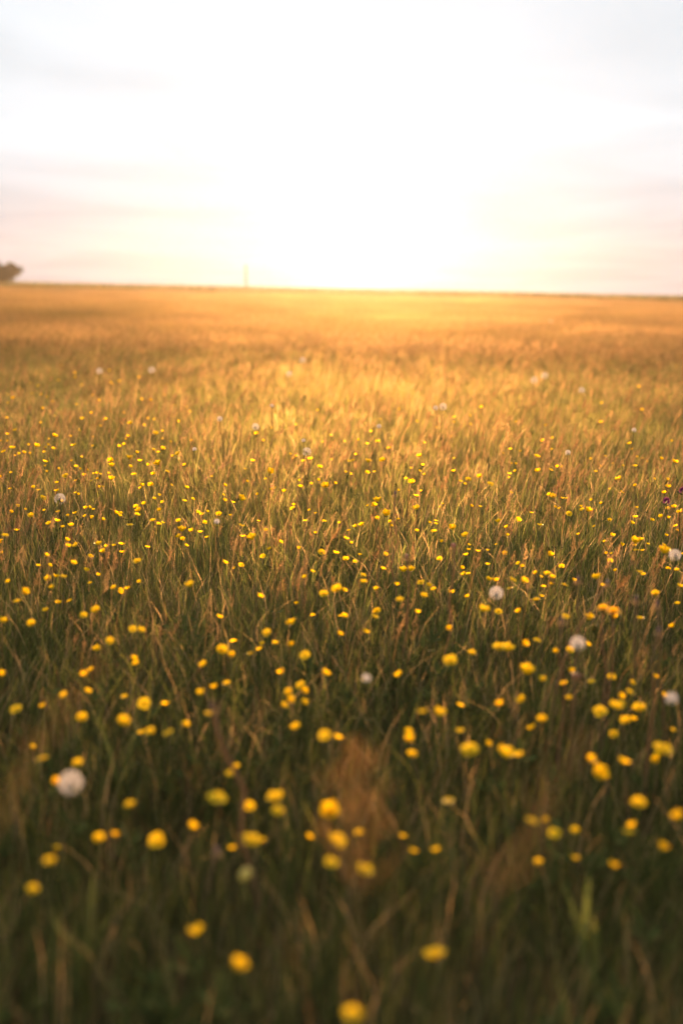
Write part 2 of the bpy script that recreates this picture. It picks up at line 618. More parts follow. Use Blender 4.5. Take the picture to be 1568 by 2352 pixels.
# ------------------------------------------------------------------ haze
hm = bpy.data.materials.new('haze')
hm.use_nodes = True
n = hm.node_tree.nodes
n.clear()
out = n.new('ShaderNodeOutputMaterial')
pv = n.new('ShaderNodeVolumePrincipled')
pv.inputs['Color'].default_value = (0.98, 0.95, 0.92, 1)
pv.inputs['Density'].default_value = HAZE_DENSITY
pv.inputs['Anisotropy'].default_value = HAZE_G
hm.node_tree.links.new(pv.outputs[0], out.inputs['Volume'])
x0, x1, y0, y1, z0, z1 = -115, 115, -18, 156, -4.0, 6.5
me = bpy.data.meshes.new('haze')
me.from_pydata([(x0, y0, z0), (x1, y0, z0), (x1, y1, z0), (x0, y1, z0), (x0, y0, z1), (x1, y0, z1), (x1, y1, z1), (x0, y1, z1)], [],
               [(0, 3, 2, 1), (4, 5, 6, 7), (0, 1, 5, 4), (1, 2, 6, 5), (2, 3, 7, 6), (3, 0, 4, 7)])
me.materials.append(hm)
haze = obj('haze', me)
haze['kind'] = 'stuff'

# ------------------------------------------------------------------ trees and pole on the skyline
def make_tree(label, name, px, y, top_py, bot_py, half_px, seed, cat='tree', trunk=True, group=None):
    rg = random.Random(seed)
    c = at_depth(px, (top_py + bot_py) / 2, y)
    g = gz(c.x, c.y)
    rx = half_px / FPX * y
    rzv = (bot_py - top_py) / 2 / FPX * y
    root = thing(name, label, cat, (c.x, c.y, g), 0, group)
    cz = c.z - g
    tb = MB()
    top = Vector((0, 0, cz + rzv * .3))
    tb.tube([(0, 0, -.2), (.03, 0, cz * .3), (-.05, .05, cz * .7), tuple(top)], [.22, .17, .12, .04], (.1, .07, .05), 7)
    for i in range(9):
        az = i * 2.4 + rg.uniform(-.4, .4)
        b = Vector((0, 0, max(.3, cz - rzv * .9) + .12 * i * rzv))
        e = Vector((math.cos(az) * rx * .8, math.sin(az) * rx * .6, cz + rg.uniform(-.4, .7) * rzv))
        mid = (b + e) / 2 + Vector((0, 0, -.1 * rzv))
        tb.tube([b, mid, e], [.08, .05, .015], (.1, .07, .05), 5)
    obj('trunk', tb.mesh('trunk', M_BARK), root)
    cb_ = MB()
    clumps = []
    for i in range(46):
        while True:
            v = Vector((rg.uniform(-1, 1), rg.uniform(-1, 1), rg.uniform(-1, 1)))
            if .25 < v.length < 1: break
        clumps.append((Vector((v.x * rx * .88, v.y * rx * .75, cz + v.z * rzv * .85)), rg.uniform(.24, .42) * min(rx, rzv * 1.6)))
    for cc, cr_ in clumps:
        for j in range(95):
            d = Vector((rg.gauss(0, 1), rg.gauss(0, 1), rg.gauss(0, .8))).normalized() * cr_ * (rg.random() ** .4)
            p = cc + d
            s = rg.uniform(.06, .13)
            u = Vector((rg.gauss(0, 1), rg.gauss(0, 1), rg.gauss(0, 1))).normalized()
            w = u.orthogonal().normalized()
            cb_.poly([p - u * s, p + w * s * .6, p + u * s, p - w * s * .6], vary((.050, .046, .020), rg, .35))
    obj('crown', cb_.mesh('crown', M_PLANT), root)
    return root

make_tree('low spreading dark tree with a bare gap under its canopy, on the skyline at left', 'field_tree', 0, 127, 604, 634, 60, 1)
make_tree('dark dense bush filling the space under the spreading tree at far left', 'field_bush', -4, 123, 614, 650, 44, 2, 'bush')
make_tree('taller dark tree mostly cut off by the left edge of the picture', 'field_tree', -75, 132, 584, 630, 80, 3)

p0 = at_depth(565, 662, 140)
ptop = at_depth(565, 608, 140)
g = gz(p0.x, 140)
hp = ptop.z - g
pole = thing('wooden_pole', 'single faint wooden pole standing on the horizon left of the sun', 'pole', (p0.x, 140, g))
mb = MB()
mb.tube([(0, 0, -.3), (0, 0, hp * .5), (0, 0, hp - .12)], [.14, .13, .115], (.1, .1, .1), 12)
obj('post', smooth(mb.mesh('post', M_WOOD)), pole)
mb = MB()
mb.tube([(0, 0, hp - .12), (0, 0, hp - .09), (0, 0, hp)], [.14, .14, .03], (.1, .1, .1), 12)
obj('cap', mb.mesh('cap', M_WOOD), pole)

# ------------------------------------------------------------------ dandelions, spent stalks, clover
def stem_mesh(rg, h, r0=.0017, r1=.0012, col=YGREEN, lean=(0, 0)):
    mb = MB()
    pts, rad = [], []
    for i in range(7):
        t = i / 6
        wob = math.sin(t * math.pi) * .012 * rg.uniform(-1, 1) * h / .3
        pts.append((lean[0] * t * t + wob, lean[1] * t * t + wob * .4, -.01 + (h + .01) * t))
        rad.append(r0 + (r1 - r0) * t)
    mb.tube(pts, rad, col, 6)
    return smooth(mb.mesh('stem', M_PLANT))

def puff_mesh(rg, rad, cover=1.0):
    mb = MB()
    N = 85
    for i in range(N):
        zz = 1 - 2 * (i + .5) / N
        ph = i * 2.39996
        rr = math.sqrt(1 - zz * zz)
        d = Vector((rr * math.cos(ph), rr * math.sin(ph), zz))
        if rg.random() > cover and d.x * .8 + d.z < .4:
            continue
        if zz < -.86:
            continue
        a = d.orthogonal().normalized(); b = d.cross(a)
        p0_, p1_ = d * rad * .20, d * rad * .72
        mb.poly([p0_ + a * .00025, p0_ - a * .00025, p1_], (.5, .4, .3))
        for k in range(9):
            an = k * .698 + rg.uniform(-.2, .2)
            e = p1_ + (d * .30 + (a * math.cos(an) + b * math.sin(an)) * .34) * rad * rg.uniform(.85, 1.1)
            t = (e - p1_).cross(d).normalized() * .00022
            mb.poly([p1_, e + t, e - t], (.9, .9, .9))
    return mb.mesh('seed_puff', M_FLUFF)

RNG = random.Random(77)
def place_on_stem(px, py, h, name, label, cat, group, lean=(0, 0)):
    p = on_height(px, py, h)
    bx, by = p.x - lean[0], p.y - lean[1]
    g_ = gz(bx, by)
    return thing(name, label, cat, (bx, by, g_), 0, group), p.z - g_, p

LAND = []
def clock(px, py, wpx, label, mark=None, h=None, cover=1.0):
    h = h or RNG.uniform(.25, .34)
    ln = (RNG.uniform(-.04, .04), RNG.uniform(-.03, .03))
    root, hh, p = place_on_stem(px, py, h, 'dandelion_clock', label, 'dandelion clock', 'dandelion clocks in the meadow', ln)
    d = (p - CAM).dot(FWD)
    rad = max(.007, min(.024, wpx / FPX * d / 2 * .82))
    obj('stem', stem_mesh(RNG, hh - rad * .15, lean=ln, col=vary((.13, .11, .045), RNG)), root)
    M = Matrix.Translation((ln[0], ln[1], hh)) @ Euler((RNG.uniform(-.3, .3), RNG.uniform(-.3, .3), RNG.uniform(0, 6))).to_matrix().to_4x4()
    mb = MB()
    mb.lathe([(.0015, -.005), (rad * .17, -.002), (rad * .2, .001), (rad * .12, .004), (.0004, .005)], BROWN, 8)
    obj('receptacle', smooth(mb.mesh('receptacle', M_PLANT)), root, M)
    mb = MB()
    for k in range(9):
        an = k * .698
        d2 = Vector((math.cos(an), math.sin(an), 0)); s = Vector((-math.sin(an), math.cos(an), 0)) * .0016
        b0 = d2 * .002 + Vector((0, 0, -.003))
        mb.quad_strip([b0 - s, b0 + d2 * .005 + Vector((0, 0, -.003)) - s], [b0 + s, b0 + d2 * .005 + Vector((0, 0, -.003)) + s], YGREEN, b0 + d2 * .007 + Vector((0, 0, -.010)))
    obj('bracts', mb.mesh('bracts', M_PLANT), root, M)
    obj('seed_puff', puff_mesh(RNG, rad, cover), root, M)
    if mark:
        LAND.append((px, py, mark))
    return root

clock(163, 1798, 64, 'large round white dandelion clock low in the dark grass at lower left', 'the large white clock at lower left', .30)
clock(1139, 1362, 36, 'round grey-white dandelion clock among buttercups right of centre', 'the round clock right of centre', .33)
clock(1326, 1478, 38, 'pinkish white dandelion clock on a stout tan stalk at right', 'the pinkish clock on a tan stalk', .40)
clock(1549, 1275, 31, 'bright white dandelion clock beside a buttercup, upper one at right edge', 'the upper clock at right edge', .36)
clock(1541, 1605, 33, 'white dandelion clock in dark grass, lower one at right edge', 'the lower clock at right edge', .33)
clock(138, 1146, 30, 'sheer half-bare dandelion clock with seeds missing, in grass at left', 'the sheer half-bare clock at left', .28, .45)
clock(587, 980, 19, 'pale dandelion clock standing directly above a buttercup, left of centre', 'the pale clock left of centre', .36)
clock(704, 1038, 24, 'faint greyish dandelion clock half hidden by grass near the centre', 'the faint clock near the centre', .32, .6)
clock(697, 1012, 10, 'tiny white dandelion clock just above the faint greyish one', None, .36)
clock(229, 852, 17, 'left one of two white dandelion clocks far off at upper left', 'the left of two far clocks', .38)
clock(349, 850, 19, 'right one of two white dandelion clocks far off at upper left', 'the right of two far clocks', .38)
clock(695, 827, 19, 'white dandelion clock dissolving in the orange glow, topmost near centre', None, .40)
clock(664, 859, 16, 'dim dandelion clock just below the one in the orange glow', None, .36)
clock(1017, 934, 20, 'white dandelion clock in tan seed grass right of the glow', 'the clock in tan seed grass', .38)
clock(1000, 937, 13, 'small dandelion clock touching a bigger one in tan seed grass', None, .37)
clock(1226, 873, 20, 'left one of a close pair of hazy dandelion clocks at upper right', 'the hazy pair of clocks', .38)
clock(1250, 863, 19, 'right one of a close pair of hazy dandelion clocks at upper right', None, .40)
clock(1335, 896, 16, 'hazy dandelion clock right of the close pair at upper right', None, .36)
clock(1455, 988, 12, 'small bright white dandelion clock alone at right among seed grass', 'the small bright clock at right', .40)
clock(498, 1198, 13, 'small compact white dandelion clock on a thin stalk left of centre', 'the small compact clock', .36)
clock(505, 962, 14, 'dull white dandelion clock left of the pale one', None, .36)
clock(447, 1032, 11, 'tiny greyish dandelion clock deep in grass left of centre', None, .34)
clock(624, 932, 9, 'tiny white dandelion clock high in the glowing grass near centre', None, .42)
clock(870, 979, 12, 'tiny white dandelion clock right of centre in glowing grass', None, .38)
clock(1264, 738, 14, 'farthest white dandelion clock, a pale speck at upper right', None, .40)
clock(1303, 1040, 15, 'dim half-bare dandelion clock among tan seed heads in the right middle distance', None, .35, .6)
clock(841, 1558, 14, 'tiny white dandelion clock touching a buttercup in the lower middle', 'the tiny clock touching a buttercup', .33)

def spent(px, py, label, mark=None, h=.42, ln=(0, 0), thick=1.0, head=(.25, .17, .15), hr=.004):
    root, hh, p = place_on_stem(px, py, h, 'spent_dandelion', label, 'dried stalk', 'bare dried stalks', ln)
    obj('stem', stem_mesh(RNG, hh, .0024 * thick, .0018 * thick, vary((.24, .16, .08), RNG), ln), root)
    mb = MB()
    mb.lathe([(.0018, -.006), (hr * .8, -.003), (hr, .001), (hr * .75, .004), (.0006, .0055)], head, 8)
    obj('bare_head', smooth(mb.mesh('bare_head', M_PLANT)), root, Matrix.Translation((ln[0], ln[1], hh)))
    mb = MB()
    for k in range(8):
        an = k * .785
        d2 = Vector((math.cos(an), math.sin(an), 0)); s = Vector((-math.sin(an), math.cos(an), 0)) * .0016
        b0 = d2 * .002 + Vector((0, 0, -.004))
        mb.quad_strip([b0 - s, b0 + d2 * .006 + Vector((0, 0, -.004)) - s], [b0 + s, b0 + d2 * .006 + Vector((0, 0, -.004)) + s], TAN, b0 + d2 * .008 + Vector((0, 0, -.012)))
    obj('bracts', mb.mesh('bracts', M_PLANT), root, Matrix.Translation((ln[0], ln[1], hh)))
    if mark:
        LAND.append((px, py, mark))

spent(907, 1132, 'upright bare tan stalk with a small knobbed tip near the centre', 'the knobbed stalk near the centre', .42)
spent(1041, 1252, 'bare stalk with a pink button tip between buttercups right of centre', 'the pink-tipped stalk', .40, (.01, 0), 1, (.40, .22, .18), .006)
spent(933, 1277, 'short bare stalk with a tan button tip beside a buttercup pair', None, .36, (0, 0), 1, (.38, .25, .16), .006)
spent(1327, 1328, 'thin bare stalk with a grey tip above the pinkish clock', None, .40)
spent(1394, 1336, 'bare stalk leaning hard to the right behind a buttercup', None, .38, (.13, .05), 1.1, (.3, .25, .22))
spent(1508, 1385, 'bare stalk with grey tip below a buttercup near right edge', None, .42, (-.05, -.04), 1.1)
spent(1511, 1446, 'tall straight bare tan stalk right of the pinkish clock', 'the straight stalk at right', .40, (0, -.02), 1.2)
spent(1290, 1422, 'straight bare stalk left of the pinkish clock', None, .40)
spent(1460, 1373, 'bare brown stalk between the straight stalk and an orange dandelion', None, .42, (.01, 0))
spent(1322, 1552, 'stout short stalk with fuzzy brown knob under the pinkish clock', None, .26, (0, 0), 1.2, (.30, .17, .11), .011)
spent(488, 1618, 'thick bent reddish brown stalk in the dark grass left of centre', 'the bent reddish brown stalk', .38, (-.07, .03), 1.7, (.20, .11, .08), .005)
spent(498, 2010 - 60, 'pale stubby stalk hidden in dark grass below the bent stalk', None, .20, (.02, 0), 1.2)

def clover(px, py, label, mark=None, h=.38):
    root, hh, p = place_on_stem(px, py, h, 'clover_flower', label, 'clover', 'purple clover heads at the right edge')
    obj('stem', stem_mesh(RNG, hh, .0014, .0012, GREEN), root)
    mb = MB()
    for i in range(90):
        zz = 1 - 1.75 * (i + .5) / 90
        ph = i * 2.39996
        rr = math.sqrt(max(0, 1 - zz * zz))
        d = Vector((rr * math.cos(ph), rr * math.sin(ph), zz * 1.15 + .35)).normalized()
        b0 = Vector((d.x * .004, d.y * .004, d.z * .006))
        e = b0 + (d + Vector((0, 0, .35))).normalized() * RNG.uniform(.007, .010)
        s = d.orthogonal().normalized() * .0014
        mb.quad_strip([b0 - s * .5, (b0 + e) / 2 - s], [b0 + s * .5, (b0 + e) / 2 + s], vary((.15, .035, .12), RNG, .35), e)
    obj('flower_head', mb.mesh('flower_head', M_PLANT), root, Matrix.Translation((0, 0, hh)))
    for q in range(3):
        a2 = q * 2.1
        mb = MB()
        d = Vector((math.cos(a2), math.sin(a2), .5)); s = Vector((-math.sin(a2), math.cos(a2), 0)) * .006
        mb.quad_strip([Vector((0, 0, 0)), d * .012 - s, d * .018 - s * .7], [Vector((0, 0, 0)), d * .012 + s, d * .018 + s * .7], DGREEN, d * .024)
        obj('leaflet', mb.mesh('leaflet', M_PLANT), root, Matrix.Translation((0, 0, hh - .014)))
    if mark:
        LAND.append((px, py, mark))
clover(1529, 1152, 'dark purple clover head above two buttercups near the right edge', 'the purple clover head')
clover(1566, 1128, 'lighter purple clover head cut by the right edge of the picture', None, .40)

# ------------------------------------------------------------------ tall grasses that can be told apart
def seed_grass(px, py, h, label, az=.1, lean=.3, hl=.09, col=STRAW, blen=.03, dist=None, fat=1.0, name='grass_stalk', nbr=10):
    if dist is None:
        tip = on_height(px, py, h)
    else:
        tip = at_depth(px, py, dist)
    d = Vector((math.cos(az), math.sin(az), 0))
    g_ = gz(tip.x, tip.y)
    h = tip.z - g_ + .05 * (tip.z - g_)
    base = tip - d * (lean * h)
    base.z = gz(base.x, base.y)
    root = thing(name, label, 'grass', base, 0, 'tall seed grasses above the meadow')
    m1, m2, m3 = MB(), MB(), MB()
    panicle_stem(m2, RNG, 0, 0, h, TAN, col, az, lean, hl, nbr, blen, .5, fat)
    # the two stem ribbons come first in the mesh: split them off as their own part
    nsv = 32
    m1.v, m1.c = m2.v[:nsv], m2.c[:nsv]
    m1.f = [f for f in m2.f if max(f) < nsv]
    hf = [tuple(i - nsv for i in f) for f in m2.f if min(f) >= nsv]
    m2.v, m2.c, m2.f = m2.v[nsv:], m2.c[nsv:], hf
    blade(m3, RNG, .002, 0, h * .62, .004, vary(YGREEN, RNG), az + RNG.uniform(-1, 1), 4)
    obj('stem', m1.mesh('stem', M_PLANT), root)
    obj('seed_head', m2.mesh('seed_head', M_PLANT), root)
    obj('leaf_blade', m3.mesh('leaf_blade', M_PLANT), root)
    return root

# ------------------------------------------------------------------ buttercups
def petal_mb(openness, size=1.0, nu=5, nv=4):
    """one petal growing from the origin; openness 0 = closed cup, 1 = flat"""
    mb = MB()
    Lp = .0125 * size
    rows = []
    r, z = .0012, 0.0
    for i in range(nu + 1):
        u = i / nu
        th = R(78) * (1 - u) + R(8 + 72 * openness) * u
        if i:
            r += math.sin(th) * Lp / nu
            z += math.cos(th) * Lp / nu
        w = .0078 * size * (0.22 + .78 * math.sin(min(1, u * 1.18) * math.pi / 2)) * (1 if u < .85 else .80)
        row = []
        for j in range(nv + 1):
            v = 2 * j / nv - 1
            lift = .0022 * size * v * v * (1 - .5 * openness)
            dip = -.0008 * size * (1 - v * v) if i == nu else 0
            row.append(Vector((r - lift * .4 - dip, v * w, z + lift + dip)))
        rows.append(row)
    b = 0
    for row in rows:
        for p in row:
            mb.v.append(tuple(p)); mb.c.append(YEL)
    for i in range(nu):
        for j in range(nv):
            a0 = i * (nv + 1) + j
            mb.f.append((a0, a0 + 1, a0 + nv + 2, a0 + nv + 1))
    return mb

def centre_mb(rg):
    mb = MB()
    mb.lathe([(.0022, 0), (.0026, .0015), (.0018, .0032), (.0004, .0040)], (.22, .26, .03), 7)
    for k in range(22):
        an = rg.uniform(0, 6.28); o = rg.uniform(.4, 1.0)
        d = Vector((math.cos(an) * o, math.sin(an) * o, 1.1)).normalized()
        b0 = Vector((math.cos(an) * .002, math.sin(an) * .002, .001))
        e = b0 + d * rg.uniform(.003, .0052)
        s = d.orthogonal().normalized() * .0005
        mb.quad_strip([b0 - s * .5, e - s], [b0 + s * .5, e + s], (.70, .42, .02), e + d * .0008)
    return mb

def sepal_mb():
    mb = MB()
    for k in range(5):
        an = (k + .5) * 1.2566
        d = Vector((math.cos(an), math.sin(an), .35)); s = Vector((-math.sin(an), math.cos(an), 0)) * .0018
        b0 = Vector((0, 0, -.0008))
        mb.quad_strip([b0, b0 + d * .0035 - s], [b0, b0 + d * .0035 + s], YGREEN, b0 + d * .0065)
    return mb

def stem_mb(rg):
    mb = MB()
    pts = []
    ax, ay = rg.uniform(-.03, .03), rg.uniform(-.03, .03)
    for i in range(6):
        t = i / 5
        pts.append((ax * math.sin(t * math.pi), ay * math.sin(t * math.pi), t))
    mb.tube(pts, [.0011, .0010, .0009, .0009, .0008, .0008], (.085, .095, .025), 5, False)
    return mb

def bud_mb():
    mb = MB()
    mb.lathe([(.0008, -.004), (.0030, -.001), (.0034, .002), (.0022, .0050), (.0003, .0062)], (.30, .26, .03), 7)
    return mb

OPEN = (0.12, 0.38, 0.62, 0.90)
PETALS = [smooth(petal_mb(o).mesh('petal', M_PETAL)) for o in OPEN]
rg = random.Random(8)
CENTRE = centre_mb(rg).mesh('flower_centre', M_PLANT)
SEPALS = sepal_mb().mesh('sepals', M_PLANT)
STEMV = [stem_mb(rg).mesh('stem', M_PLANT) for _ in range(4)]

M_CUP = bpy.data.materials.new('whole_buttercup')
SMALLMB, SMALL = [], []
for oi_, o in enumerate(OPEN):
    for q in range(3):
        mb = MB()
        tilt = Euler((rg.uniform(-.6, .6), rg.uniform(-.6, .6), 0)).to_matrix().to_4x4()
        T = Matrix.Translation((0, 0, .33)) @ tilt @ Matrix.Diagonal((1, 1, 1.3 if oi_ < 2 else 1.1, 1))
        for k in range(5):
            mb.append_mesh(petal_mb(o, 1, 3, 2), T @ Matrix.Rotation(k * 1.2566 + rg.uniform(-.12, .12), 4, 'Z') @ Matrix.Rotation(rg.uniform(-.15, .15), 4, 'Y'))
        mb.append_mesh(centre_mb(rg), T)
        st = stem_mb(rg)
        mb.append_mesh(st, Matrix.Diagonal((1, 1, .33, 1)))
        SMALLMB.append(mb)
        SMALL.append(smooth(mb.mesh('buttercup', M_PLANT)))

# crop-frame readings: (left, top) of the frame in photo pixels, then x, y, width in the frame
A = """343 148 16;348 167 20;551 185 22;180 207 20;149 240 16;192 246 18;92 217 14;458 273 18;353 293 18;652 268 20;692 272 18;756 249 20;568 330 22;487 360 18;31 355 18;67 264 26;198 310 20;380 358 24;711 360 22;604 380 30;190 374 16;365 409 20;72 410 26;42 430 18;324 439 20;247 440 30;428 442 16;5 460 22;715 430 38;590 440 22;341 481 32;428 483 18;165 484 34;246 497 24;214 490 18;205 511 22;20 509 34;58 493 34;108 515 24;138 517 16;549 486 24;573 477 22;376 531 24;627 514 22;743 498 26;875 325 16;1180 427 26;1208 458 20;1518 434 20;1460 318 22;207 556 30;210 575 20;595 541 36;645 553 30;511 551 26;514 573 28;683 572 22;727 569 42;768 599 28;817 520 38;706 615 26;4 625 24;403 593 20;431 610 20;447 610 20;453 634 20;420 642 22;387 618 24;499 611 22;511 638 30;304 622 40;616 615 34;696 664 30;473 669 20;453 672 14;263 652 28;264 690 30;179 686 30;197 722 38;358 706 16;857 675 28;788 661 14;733 711 22;886 727 28;848 736 30;1027 707 24;1071 743 26;1104 727 36;1257 684 38;1237 604 36;1159 553 30;1425 545 34;1396 553 26;1525 548 22;1464 582 26;1462 640 20;1381 671 26;1495 670 36;1537 657 24;1185 706 16;1344 768 32;1421 778 22;1403 827 30;1488 829 30;1560 838 24;1108 850 40;1005 799 34;1059 802 24;952 786 20;926 800 26;531 794 28;626 761 30;643 782 32;664 749 30;597 847 44;731 843 30;822 829 28;835 874 40;472 823 18;411 767 22;430 774 18;347 793 26;312 803 24;269 787 28;205 779 20;145 805 36;118 775 18;81 760 26;316 845 20;1188 828 24;1126 588 18;1358 385 16;1350 540 20;785 462 16;882 457 16;505 135 20;640 165 18"""
B = """345 370 18;513 372 20;800 371 20;504 440 18;376 470 22;220 497 28;166 465 30;14 462 18;118 470 24;178 358 20;640 305 22;700 400 18;940 390 18;968 447 24;922 455 22;963 497 18;774 498 24;742 514 18;893 532 32;1191 375 26;1183 460 20;1320 473 26;1332 497 18;1512 460 20;1565 470 18;1378 315 24;778 563 16;902 601 30;958 592 32;1164 600 26;770 610 30;766 630 18;797 599 22;1011 580 18;1142 540 22;1291 573 24;1345 575 32;1524 559 34;1435 633 22;1496 637 24;1496 673 30;1277 638 34;1186 577 22;681 659 38;637 625 28;581 637 36;567 655 18;513 600 28;515 540 20;381 615 22;359 597 24;320 585 18;362 530 26;123 557 40;190 551 36;151 601 24;115 607 30;50 550 36;18 603 20;40 614 20;65 522 20;295 631 20;321 655 34;343 712 34;364 690 22;345 772 42;165 738 40;143 757 28;122 757 20;201 798 42;162 817 26;261 819 22;98 847 30;68 855 26;225 832 20;510 865 38;224 850 18;345 873 26;720 832 40;810 820 26;634 762 26;594 760 20;977 764 24;969 716 36;1012 722 28;1043 795 36;1126 780 32;1103 773 28;1284 694 30;1193 748 20;1230 680 18;910 847 36;1345 812 32;1330 838 30;1355 765 20;1467 808 26;1527 765 32;1497 772 30;1500 815 24;1555 790 32;1533 850 26;1540 872 24;1160 853 14"""
C = """351 63 36;452 58 40;490 70 20;417 108 28;562 95 30;633 137 48;176 155 30;397 176 28;25 18 40;8 37 24;8 96 20;230 153 24;225 218 44;258 207 38;292 206 36;240 258 36;40 232 32;115 281 40;80 320 46;452 200 20;525 256 34;552 271 26;588 262 28;641 231 22;270 329 26;322 317 26;213 362 36;446 362 54;385 383 40;415 235 24;875 249 56;147 423 46;14 415 40;505 500 42;610 445 46;645 455 46;448 543 40;608 587 36;627 608 30;425 636 24;1032 144 34;1108 150 28;1078 165 24;1208 110 26;1238 79 26;1160 33 44;1288 46 26;1372 78 24;1476 96 46;1541 98 36;1433 183 28;1402 209 24;1487 286 52;1550 268 58;1008 393 34;1341 425 46;1437 382 24;1227 464 50;1074 502 36;1018 546 60;1062 566 36;1150 561 46;1194 538 30;1264 512 32;1337 524 30;1402 566 60;1297 652 26;1383 704 54;1390 732 40;1330 736 40;1301 801 44;1393 784 44;923 747 42;959 838 50;664 788 70;568 874 62;380 858 60;299 752 42;77 816 66;5 657 30;850 888 36;692 918 54;775 922 44;1490 932 54;402 735 26;1565 386 24"""
D = """20 128 36;61 135 24;46 52 22;188 172 34;285 181 40;315 178 40;98 200 38;102 234 40;160 264 28;10 270 36;251 245 26;268 314 48;365 231 46;399 249 28;424 266 28;376 296 40;347 371 30;152 391 46;12 388 36;165 360 34;506 280 26;461 45 24;569 18 40;584 60 18;625 88 32;572 107 32;670 84 24;450 123 28;750 102 30;757 15 22;668 150 26;562 195 28;579 298 32;676 222 44;783 222 44;776 258 44;832 229 36;711 226 26;651 365 62;720 365 46;817 369 26;893 312 46;950 107 36;966 209 32;962 240 24;925 251 30;1022 242 44;1065 224 22;1010 158 30;829 161 14;1085 12 24;1205 45 20;1214 101 24;1236 99 24;1232 132 32;1172 214 40;1200 248 32;1345 48 44;1380 35 26;1404 56 22;1345 85 22;1487 17 22;1478 95 52;1497 168 26;1537 176 32;1368 185 40;1384 196 36;1440 287 44;1540 330 28;1522 437 30;1371 399 44;1200 356 40;1028 388 44;1136 400 46;895 498 46;1047 542 44;1126 520 26;848 649 64;920 681 44;722 536 74;760 543 70;597 560 44;500 596 76;108 678 44;1147 690 40;1239 665 46;1318 737 44;1328 692 36;1187 826 78;1265 812 84;1366 821 68;1304 872 56;1250 929 44;1047 768 40;919 868 42;446 840 72;371 829 50;541 797 28;544 917 50"""
E = """197 40 64;360 60 58;600 253 48;455 408 60;230 515 62;152 643 58;727 417 88;996 222 104;1062 108 44;1145 255 36;1268 228 84;1275 280 50;1150 418 92;1520 292 90;1540 428 96;1520 516 68;905 845 104;1090 998 106"""
F = """588 8 96;748 28 110;490 231 60;870 327 60;975 381 56;1173 116 78;1437 46 42;1470 2 98;1362 245 74;1318 380 64;1550 312 48;102 557 106;5 425 46;430 950 140;50 1222 124"""
FLOW = []
for txt, ox, oy in ((A, 0, 1250), (B, 1250, 1250), (C, 0, 1950), (D, 1250, 1950), (E, 0, 2750), (F, 1250, 2750)):
    for it in txt.split(';'):
        a_, b_, w_ = (float(q) for q in it.split())
        k = 1250 / 1568.0
        FLOW.append(((ox + a_ * k) * PW / 2500, (oy + b_ * k) * PW / 2500, w_ * k * PW / 2500))
FLOW.sort(key=lambda q: -q[2])
LAND += [(1405, 1408, 'the orange dandelion at right'), (820, 1775, 'the reddish flare plant in the foreground'), (560, 2012, 'the pale bud in the foreground')]

ORD = ['closest', 'second', 'third', 'fourth', 'fifth', 'sixth', 'seventh', 'eighth', 'ninth', 'tenth', 'eleventh', 'twelfth',
       'thirteenth', 'fourteenth', 'fifteenth', 'sixteenth', 'seventeenth', 'eighteenth', 'nineteenth', 'twentieth']
def where(items):
    """name each item by the nearest landmark, its side and its rank on that side"""
    buckets = {}
    for i, (px, py) in enumerate(items):
        best = min(LAND, key=lambda q: math.hypot(px - q[0], (py - q[1]) * 1.6) / (60 + (q[1] - 640) * .2))
        dx_, dy_ = px - best[0], (py - best[1]) * 1.3
        side = ('left of', 'right of')[dx_ > 0] if abs(dx_) > abs(dy_) else ('above', 'below')[dy_ > 0]
        buckets.setdefault((best[2], side), []).append((math.hypot(dx_, dy_ / 1.3), i))
    res = [None] * len(items)
    for (nm, side), lst in buckets.items():
        for r_, (dd, i) in enumerate(sorted(lst)):
            o_ = ORD[r_] if r_ < len(ORD) else 'far'
            res[i] = (o_, side, nm)
    return res

